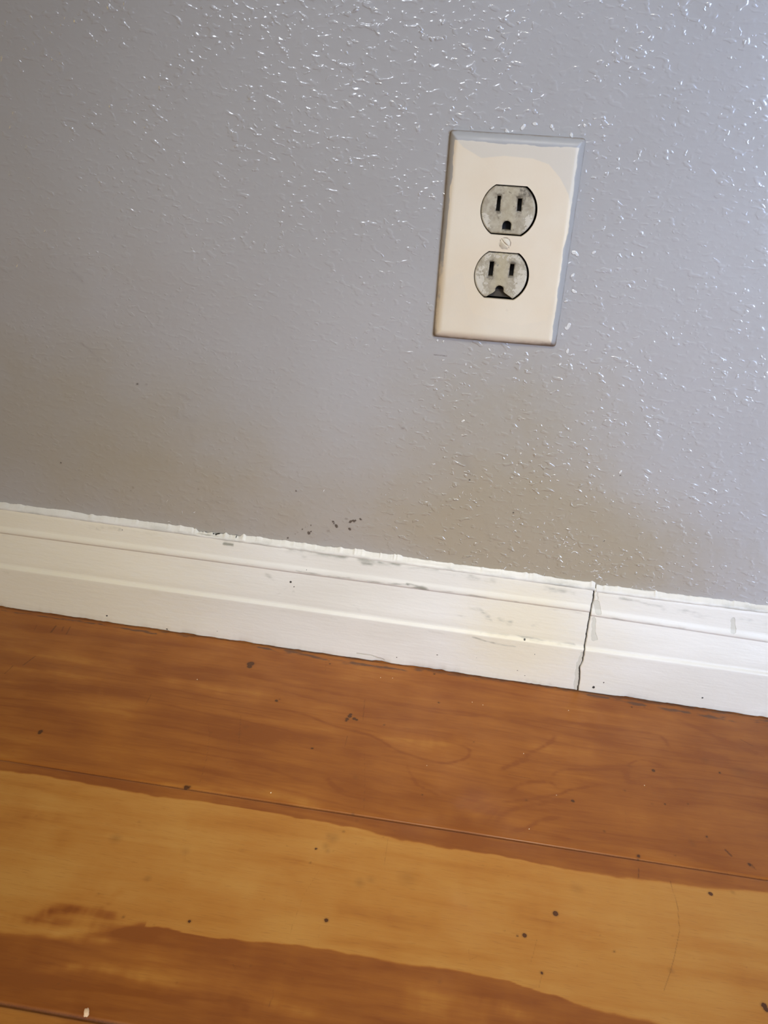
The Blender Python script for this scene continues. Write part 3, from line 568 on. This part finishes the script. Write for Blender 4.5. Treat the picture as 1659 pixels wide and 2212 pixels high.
def sheet(name, outer, holes, step, hf, back, mat, parent, marks=None, holeback=None):
    """solid plate: front relief y=-hf(x,z) inside outer minus holes, sides running back to y=back"""
    outer = np.asarray(outer); holes = [np.asarray(h) for h in holes]
    gx = np.arange(outer[:, 0].min(), outer[:, 0].max(), step); gz = np.arange(outer[:, 1].min(), outer[:, 1].max(), step)
    GX, GZ = np.meshgrid(gx, gz); GX, GZ = GX.ravel(), GZ.ravel()
    ok = in_poly(GX, GZ, outer) & (dist_poly(GX, GZ, outer) > step*.45)
    for h in holes: ok &= ~in_poly(GX, GZ, h) & (dist_poly(GX, GZ, h) > step*.45)
    pts = [tuple(p) for p in outer]; edges = [(i, (i+1) % len(outer)) for i in range(len(outer))]; loops = [list(range(len(outer)))]
    for h in holes:
        s0 = len(pts); pts += [tuple(p) for p in h]; edges += [(s0+i, s0+(i+1) % len(h)) for i in range(len(h))]; loops.append(list(range(s0, len(pts))))
    pts += list(zip(GX[ok], GZ[ok]))
    K = 1000.0
    vo, eo, fo, ov, oe, of_ = delaunay_2d_cdt([Vector((float(p[0])*K, float(p[1])*K)) for p in pts], edges, [], 0, 1e-5)
    vx = np.array([v.x for v in vo])/K; vz = np.array([v.y for v in vo])/K
    m = {}
    for i, l in enumerate(ov):
        for j in l: m[j] = i
    cx = np.array([np.mean([vx[i] for i in f]) for f in fo]); cz = np.array([np.mean([vz[i] for i in f]) for f in fo])
    keep = in_poly(cx, cz, outer)
    for h in holes: keep &= ~in_poly(cx, cz, h)
    V = [(x, -h, z) for x, h, z in zip(vx, hf(vx, vz), vz)]; F = []
    for f, k_ in zip(fo, keep):
        if k_:
            a = [np.array([vx[i], vz[i]]) for i in f[:3]]; ccw = np.cross(a[1]-a[0], a[2]-a[0]) > 0
            F.append(tuple(f) if ccw else tuple(reversed(f)))
    nfront = len(V)
    for li, l in enumerate(loops):
        bk = back if li == 0 or holeback is None else holeback
        ids = [m[j] for j in l]; s0 = len(V); V += [(vx[i], bk, vz[i]) for i in ids]; n = len(ids)
        for a in range(n):
            q = (ids[a], ids[(a+1) % n], s0+(a+1) % n, s0+a); F.append(q if li else tuple(reversed(q)))
    if not holes: F.append(tuple(range(nfront, nfront+len(loops[0]))))
    me = bpy.data.meshes.new(name); me.from_pydata([tuple(map(float, v)) for v in V], [], F); me.update()
    bm = bmesh.new(); bm.from_mesh(me); bmesh.ops.recalc_face_normals(bm, faces=bm.faces); bm.to_mesh(me); bm.free()
    VV = np.array(V)
    if marks: 
        a4 = np.stack(marks(VV[:, 0], VV[:, 2]), -1); a4[nfront:] = a4[nfront:]; set_attr(me, 'marks', a4)
    o = link(name, me, mat, parent); me.set_sharp_from_angle(angle=math.radians(42)); return o
def rrect(hw, hh, r, n=6, step=.001):
    P = []
    for cx, cz, a0 in [(hw-r, hh-r, 0), (-hw+r, hh-r, 90), (-hw+r, -hh+r, 180), (hw-r, -hh+r, 270)]:
        for t in np.linspace(0, 90, n): a = math.radians(a0+t); P.append((cx+r*math.cos(a), cz+r*math.sin(a)))
    out_ = []
    for i in range(len(P)):
        a, b_ = np.array(P[i]), np.array(P[(i+1) % len(P)]); k_ = max(1, int(np.hypot(*(b_-a))/step))
        for t in range(k_): out_.append(a+(b_-a)*t/k_)
    return np.array(out_)
def dface(cx, cz, R, hz, n=56):
    P = []; a = math.asin(hz/R)
    for t in np.linspace(-a, a, n//2): P.append((cx+R*math.cos(t), cz+R*math.sin(t)))
    w = R*math.cos(a)
    for t in np.linspace(0, 1, 14)[1:-1]: P.append((cx+w-2*w*t, cz+hz))
    for t in np.linspace(math.pi-a, math.pi+a, n//2): P.append((cx+R*math.cos(t), cz+R*math.sin(t)))
    for t in np.linspace(0, 1, 14)[1:-1]: P.append((cx-w+2*w*t, cz-hz))
    return np.array(P)
HW, HH = .04004, .06203
UP = local([(1070.5,399),(1140.4,404.7),(1127.2,510.2),(1059,504.2)]).mean(0); LO = local([(1055.5,542.5),(1122.4,547.4),(1110.9,648.6),(1043.4,643.2)]).mean(0)
UP = np.array([.5*(UP[0]+LO[0]), UP[1]]); LO = np.array([UP[0], LO[1]])
RO, HO = .01720, .01445
outer = rrect(HW, HH, .0022)
def plate_h(x, z):
    ex = HW-np.abs(x); ez = HH-np.abs(z); k_ = .0026
    d = -k_*np.log(np.exp(-np.clip(ex, 0, 1)/k_)+np.exp(-np.clip(ez, 0, 1)/k_)+1e-12)
    d = np.minimum(np.minimum(ex, ez), np.clip(d+k_*.0, 0, 1)*1.0+.0)
    t = np.clip(np.minimum(ex, ez)/.0058, 0, 1)
    base_ = .0009+.0036*(1-(1-t)**2.0)
    dome = .0005*(1-np.clip(np.abs(x)/HW, 0, 1)**2)
    return base_+dome
arcU = local([(985,300),(1000,318),(1040,342),(1090,337),(1150,343),(1185,355),(1210,385),(1228,420),(1233,450),(1250,450),(1262,310),(990,285)])
arcL = local([(1236,440),(1230,470),(1222,520),(1215,580),(1205,660),(1196,720),(1215,720),(1235,560),(1250,450)])
sm3 = local([(1000,585),(1010,640),(1022,675),(1060,688),(1130,700),(1180,690),(1190,640),(1215,640),(1200,735),(950,720),(960,600)])
def plate_marks(x, z):
    ex, ez = HW-np.abs(x), HH-np.abs(z); n = noise2(x, z, 130, 130, 31, 3); nb = noise2(x, z, 45, 45, 33, 2)
    top = HH-z; lf = x+HW; rt = HW-x; bt = z+HH
    r = np.zeros(x.shape)
    r = np.maximum(r, ss(.0052+.0010*n+.0014*nb-top, -.0012, .0012)*1.0)
    r = np.maximum(r, ss(.0036+.0008*n+.001*nb-lf, -.0014, .0014)*ss(z, -.04, .0)*.9)
    r = np.maximum(r, ss(.0030+.0006*n-lf, -.001, .001)*.45)
    r = np.maximum(r, ss(.0036+.0010*n+.0012*nb-rt, -.0016, .0016)*.95)
    g = np.zeros(x.shape)
    for poly, v in ((arcU, .85), (arcL, .6), (sm3, .35)):
        d = dist_poly(x, z, poly); g = np.maximum(g, v*np.where(in_poly(x, z, poly), np.clip(.5+d/.0012, 0, 1), np.clip(.5-d/.0012, 0, 1)))
    st = local([(1000,318),(1040,342)]); 
    g = np.maximum(g, .3*np.exp(-(((x-.006)/.02)**2+((z-.002)/.006)**2)))
    b_ = .95*np.exp(-bt/.0020)+.75*np.exp(-lf/.0014)+.5*np.exp(-rt/.0012)+.65*np.exp(-top/.0010)  # darker along the plate's four edges
    rs = np.hypot(x-scx, z-scz); b_ = np.maximum(b_, .8*np.exp(-((rs-.0034)/.00045)**2))  # gap shade round the screw painted as a dark ring
    b_ = b_+.35*np.exp(-bt/.005)*ss(x, .01, .03)*(.5+n)
    for q, rr, v in ((local([(1095,670)])[0], .0012, .35), (local([(1115,390)])[0], .0014, .22), (local([(1007,686)])[0], .0006, .4), (local([(1113,725)])[0], .0016, .3), (local([(1160,380)])[0], .002, .12)):
        b_ = np.maximum(b_, v*np.exp(-((x-q[0])**2+(z-q[1])**2)/rr**2))
    return r, g, b_, n*0
scx, scz = local([(1090.8,526)])[0]
plate = sheet('cover_plate', outer, [dface(UP[0], UP[1], RO, HO), dface(LO[0], LO[1], RO, HO)], .0008, plate_h, -.0002, PLATE, out, plate_marks, -.0022)

def slot(cx, cz, w, h, lean=0.0):
    return np.array([(cx-w/2, cz-h/2), (cx+w/2, cz-h/2), (cx+w/2+lean, cz+h/2), (cx-w/2+lean, cz+h/2)])
def dhole(cx, z0, w, h):
    r = w/2; P = [(cx-r, z0), (cx+r, z0)]
    for t in np.linspace(0, math.pi, 15): P.append((cx+r*math.cos(t), z0+h-r+r*math.sin(t)))
    return np.array(P)
RF, HF = .01640, .01375
def receptacle(c, slots, ground, broken, seed):
    cx, cz = c[0]-.00045, c[1]+.0001
    o_ = dface(cx, cz, RF, HF)
    holes = [np.array(s) for s in slots]
    if broken is None: holes.append(ground)
    else:
        # the bottom rim is broken out from the ground hole to the edge
        keep = [p for p in o_ if not (p[1] < cz-HF+1e-6 and broken[0] < p[0] < broken[1])]
        bl = [i for i, p in enumerate(keep) if abs(p[1]-(cz-HF)) < 1e-5 and p[0] <= broken[0]]
        i = bl[-1]; r = broken[3]/2; gx, gz = broken[2], broken[4]; g = [(gx-r-.0012, cz-HF+.0030), (gx-r, cz-HF+.0042)]
        arc = [(gx+r*math.cos(t), gz+r*math.sin(t)) for t in np.linspace(math.pi, 0, 13)]
        g += arc+[(gx+r, cz-HF+.0040), (gx+r+.0014, cz-HF+.0030)]
        o_ = np.array(keep[:i+1]+[np.array(q) for q in g]+keep[i+1:])
    allh = [np.array(s) for s in slots]+[ground]
    def hf(x, z):
        d = dist_poly(x, z, dface(cx, cz, RF, HF)); e = np.full(x.shape, 9.0)
        for h in allh: e = np.minimum(e, dist_poly(x, z, h))
        return .0046-.0008*np.clip(1-d/.0008, 0, 1)**2-.0002*np.clip(1-e/.0004, 0, 1)+.00008*noise2(x, z, 300, 300, seed, 2)
    def marks(x, z):
        e = np.full(x.shape, 9.0)
        for h in allh: e = np.minimum(e, dist_poly(x, z, h))
        d = dist_poly(x, z, dface(cx, cz, RF, HF)); u, v = (x-cx)/RF, (z-cz)/HF
        R_ = .55*np.exp(-e/.0012)+.5*np.exp(-d/.0010)*(.6+.6*(v > .5))+.4*np.exp(-(((u-.6)/.35)**2+((v-.75)/.3)**2))*(1 if seed == 1 else .2)
        for s in slots:
            s = np.array(s); mx, mz = s[:, 0].mean(), s[:, 1].min(); R_ += .38*np.exp(-(((x-mx)/.0022)**2+((z-mz+.002)/.003)**2))
            R_ += .3*np.exp(-(((x-mx)/.003)**2+((z-s[:, 1].max()-.001)/.002)**2))
        G_ = .25+.75*ss(np.abs(u), .5, .8)*ss(-v, -.5 if seed == 2 else -.1, .5) + (.2 if seed == 2 else -.05)
        G_ += .3*np.exp(-((v-.85)/.14)**2)*(seed == 2); G_ -= .3*np.exp(-((u)/.35)**2)
        B_ = np.exp(-(u/.28)**2)*(1 if seed == 2 else .5)
        return R_, G_, B_, R_*0
    rc = sheet('receptacle', o_, holes, .0005, hf, .0030, RECEP, out, marks)
    rc['label'] = 'upper receptacle, grey with dirt' if seed == 1 else 'lower receptacle, paint flecked, ground hole broken open at the bottom'
    return rc, (cx, cz)
def box_mesh(name, x0, x1, y0, y1, z0, z1, mat, parent, open_front=False):
    v = [(x, y, z) for x in (x0, x1) for y in (y0, y1) for z in (z0, z1)]
    f = [(0, 1, 3, 2), (4, 6, 7, 5), (0, 2, 6, 4), (1, 5, 7, 3), (2, 3, 7, 6)]
    if not open_front: f.append((0, 4, 5, 1))
    me = bpy.data.meshes.new(name); me.from_pydata(v, [], f); me.update()
    return link(name, me, mat, parent, False)
def px_slot(pts): return local(pts)
su = [px_slot([(1070.9,455.9),(1079.3,456.7),(1082.4,423.4),(1075.3,422.9)]), px_slot([(1116.6,456.2),(1125.4,456.7),(1128,429.2),(1119.3,428.8)])]
gc = local([(1094.6,497),(1094.9,477)]); gu = dhole(.5*(gc[0][0]+gc[1][0]), gc[0][1], .0053, gc[1][1]-gc[0][1])
su = [s[::1] for s in su]
r1, c1 = receptacle(UP, su, gu, None, 1)
sl = [px_slot([(1054.4,596.6),(1063.8,597),(1067.5,565.1),(1058.6,565.1)]), px_slot([(1099.3,596.4),(1108,596.8),(1111.5,570.8),(1102.6,570.4)])]
gcl = local([(1078.6,633),(1079.5,617)]); gx = gcl[:, 0].mean()
lb = local([(1052,642.5),(1106,647)])
gl = dhole(gx, LO[1]-HF+.003, .0053, gcl[1][1]-LO[1]+HF-.003)
r2, c2 = receptacle(LO, sl, gl, (lb[0][0], lb[1][0], gx, .0053, gcl[1][1]-.00265), 2)
# dark body behind the faces, stepped back; contact cavities sit behind the slots
for rc, cc, ss_, gg in ((r1, c1, su, gu), (r2, c2, sl, gl)):
    b0 = sheet('receptacle_body', dface(cc[0], cc[1], .01705, .0143), [], .004, lambda x, z: x*0-.0031, .024, DARK, rc)
    for s in list(ss_)+[gg]:
        s = np.asarray(s); box_mesh('contact_cavity', s[:, 0].min()-.0004, s[:, 0].max()+.0004, -.0002, .0029, s[:, 1].min()-.0004, s[:, 1].max()+.0004, BLACK, rc)
bw = .0113; z0 = c2[1]-HF
brk = sheet('broken_edge', np.array([(lb[0][0]+.001, z0+.0002), (lb[1][0]-.001, z0+.0002), (gx+.0042, z0+.0033), (gx+.0024, z0+.0048), (gx-.0024, z0+.0048), (gx-.0042, z0+.0033)]), [], .0008, lambda x, z: .0012+0*x-.0006*np.clip((z-z0)/.006, 0, 1), .0028, BROKEN, r2)
brk['label'] = 'dark grey broken plastic at the bottom of the lower receptacle'
# screw
sc = local([(1090.8,526)])[0]; sr = .0033
cir = np.array([(sc[0]+sr*math.cos(t), sc[1]+sr*math.sin(t)) for t in np.linspace(0, 2*math.pi, 48, endpoint=False)])
ang = math.radians(-38)
def screw_h(x, z):
    r = np.hypot(x-sc[0], z-sc[1])/sr; v = -(x-sc[0])*math.sin(ang)+(z-sc[1])*math.cos(ang)
    return .0058-.0009*r**2-.0014*(np.abs(v) < .0005)
screw = sheet('plate_screw', cir, [], .00016, screw_h, -.0044, SCREW, out); screw['label'] = 'cream slotted screw between the two receptacles'
# steel box in the wall
box_mesh('outlet_box', -.0275, .0275, .002, .05, -.0465, .0465, STEEL, out, True)

# ------------------------------------------------------------------ crumbs and grit on the boards
def pebble(name, loc, sx, sy, sz, rz, mat, seed):
    bm = bmesh.new(); bmesh.ops.create_icosphere(bm, subdivisions=3, radius=1.0); r = np.random.default_rng(seed); ph = r.random(9)*6.28
    for v in bm.verts:
        c = v.co; k_ = 1+.16*math.sin(3*c.x+ph[0])*math.sin(2.5*c.y+ph[1])+.12*math.sin(5*c.z+4*c.x+ph[2])+.08*math.sin(7*c.y+ph[3])
        v.co = Vector((c.x*sx*k_, c.y*sy*k_, max(c.z*k_, -.75)*sz))
    me = bpy.data.meshes.new(name); bm.to_mesh(me); bm.free(); o = link(name, me, mat); o.location = loc; o.rotation_euler = (0, 0, rz); return o
c = onfloor([(187, 2189)])[0]
o = pebble('crumb', (c[0], c[1], .0006), .0022, .0013, .0009, 1.9, CRUMB, 3)
o['label'] = 'pale oval crumb on the wooden floor by the bottom left plank seam'; o['category'] = 'crumb'
grit = [(426,1468,2.2,'pale grit speck on the brown floorboard, left of and below the big dark spot'),
        (585,1713,2.6,'pale grit speck just above the plank seam, right of the dark notch in the seam'),
        (822,1464,2.0,'pale grit speck close under the middle of the baseboard, left one of a close pair'),
        (848,1465,1.6,'pale grit speck close under the middle of the baseboard, right one of a close pair'),
        (1020,1517,1.8,'pale grit speck below the baseboard left of its joint, upper left of two near neighbours'),
        (1043,1523,1.8,'pale grit speck below the baseboard left of its joint, lower right of two near neighbours'),
        (1131,1628,1.8,'pale grit speck in the middle of the brown floorboard below the baseboard joint'),
        (1202,1718,1.8,'pale grit speck left of a small dark spot low on the brown board'),
        (1143,1791,2.0,'pale grit speck just above the plank seam, the right-hand one along that seam'),
        (1392,1697,2.2,'pale grit speck below the small dark spot on the right of the brown floorboard'),
        (1228,1535,2.0,'pale grit speck on the floorboard straight below the baseboard joint'),
        (922,1654,1.6,'pale grit speck at the centre of the brown floorboard, below the curved grain line')]
src = None
for i, (px, py, r, lab) in enumerate(grit):
    c = onfloor([(px, py)])[0]; s = r/3.4*mm*.55
    if src is None: src = g = pebble('grit_speck', (0, 0, 0), .001, .0008, .0007, .4, GRIT, 8)
    else: g = src.copy(); COL.objects.link(g)
    k_ = s/.001; g.scale = (k_, k_, k_); g.location = (c[0], c[1], .0007*k_*.6); g.rotation_euler = (0, 0, i*1.3)
    g['category'] = 'grit'; g['group'] = 'tiny pale grit specks on the floorboard'
    g['label'] = lab
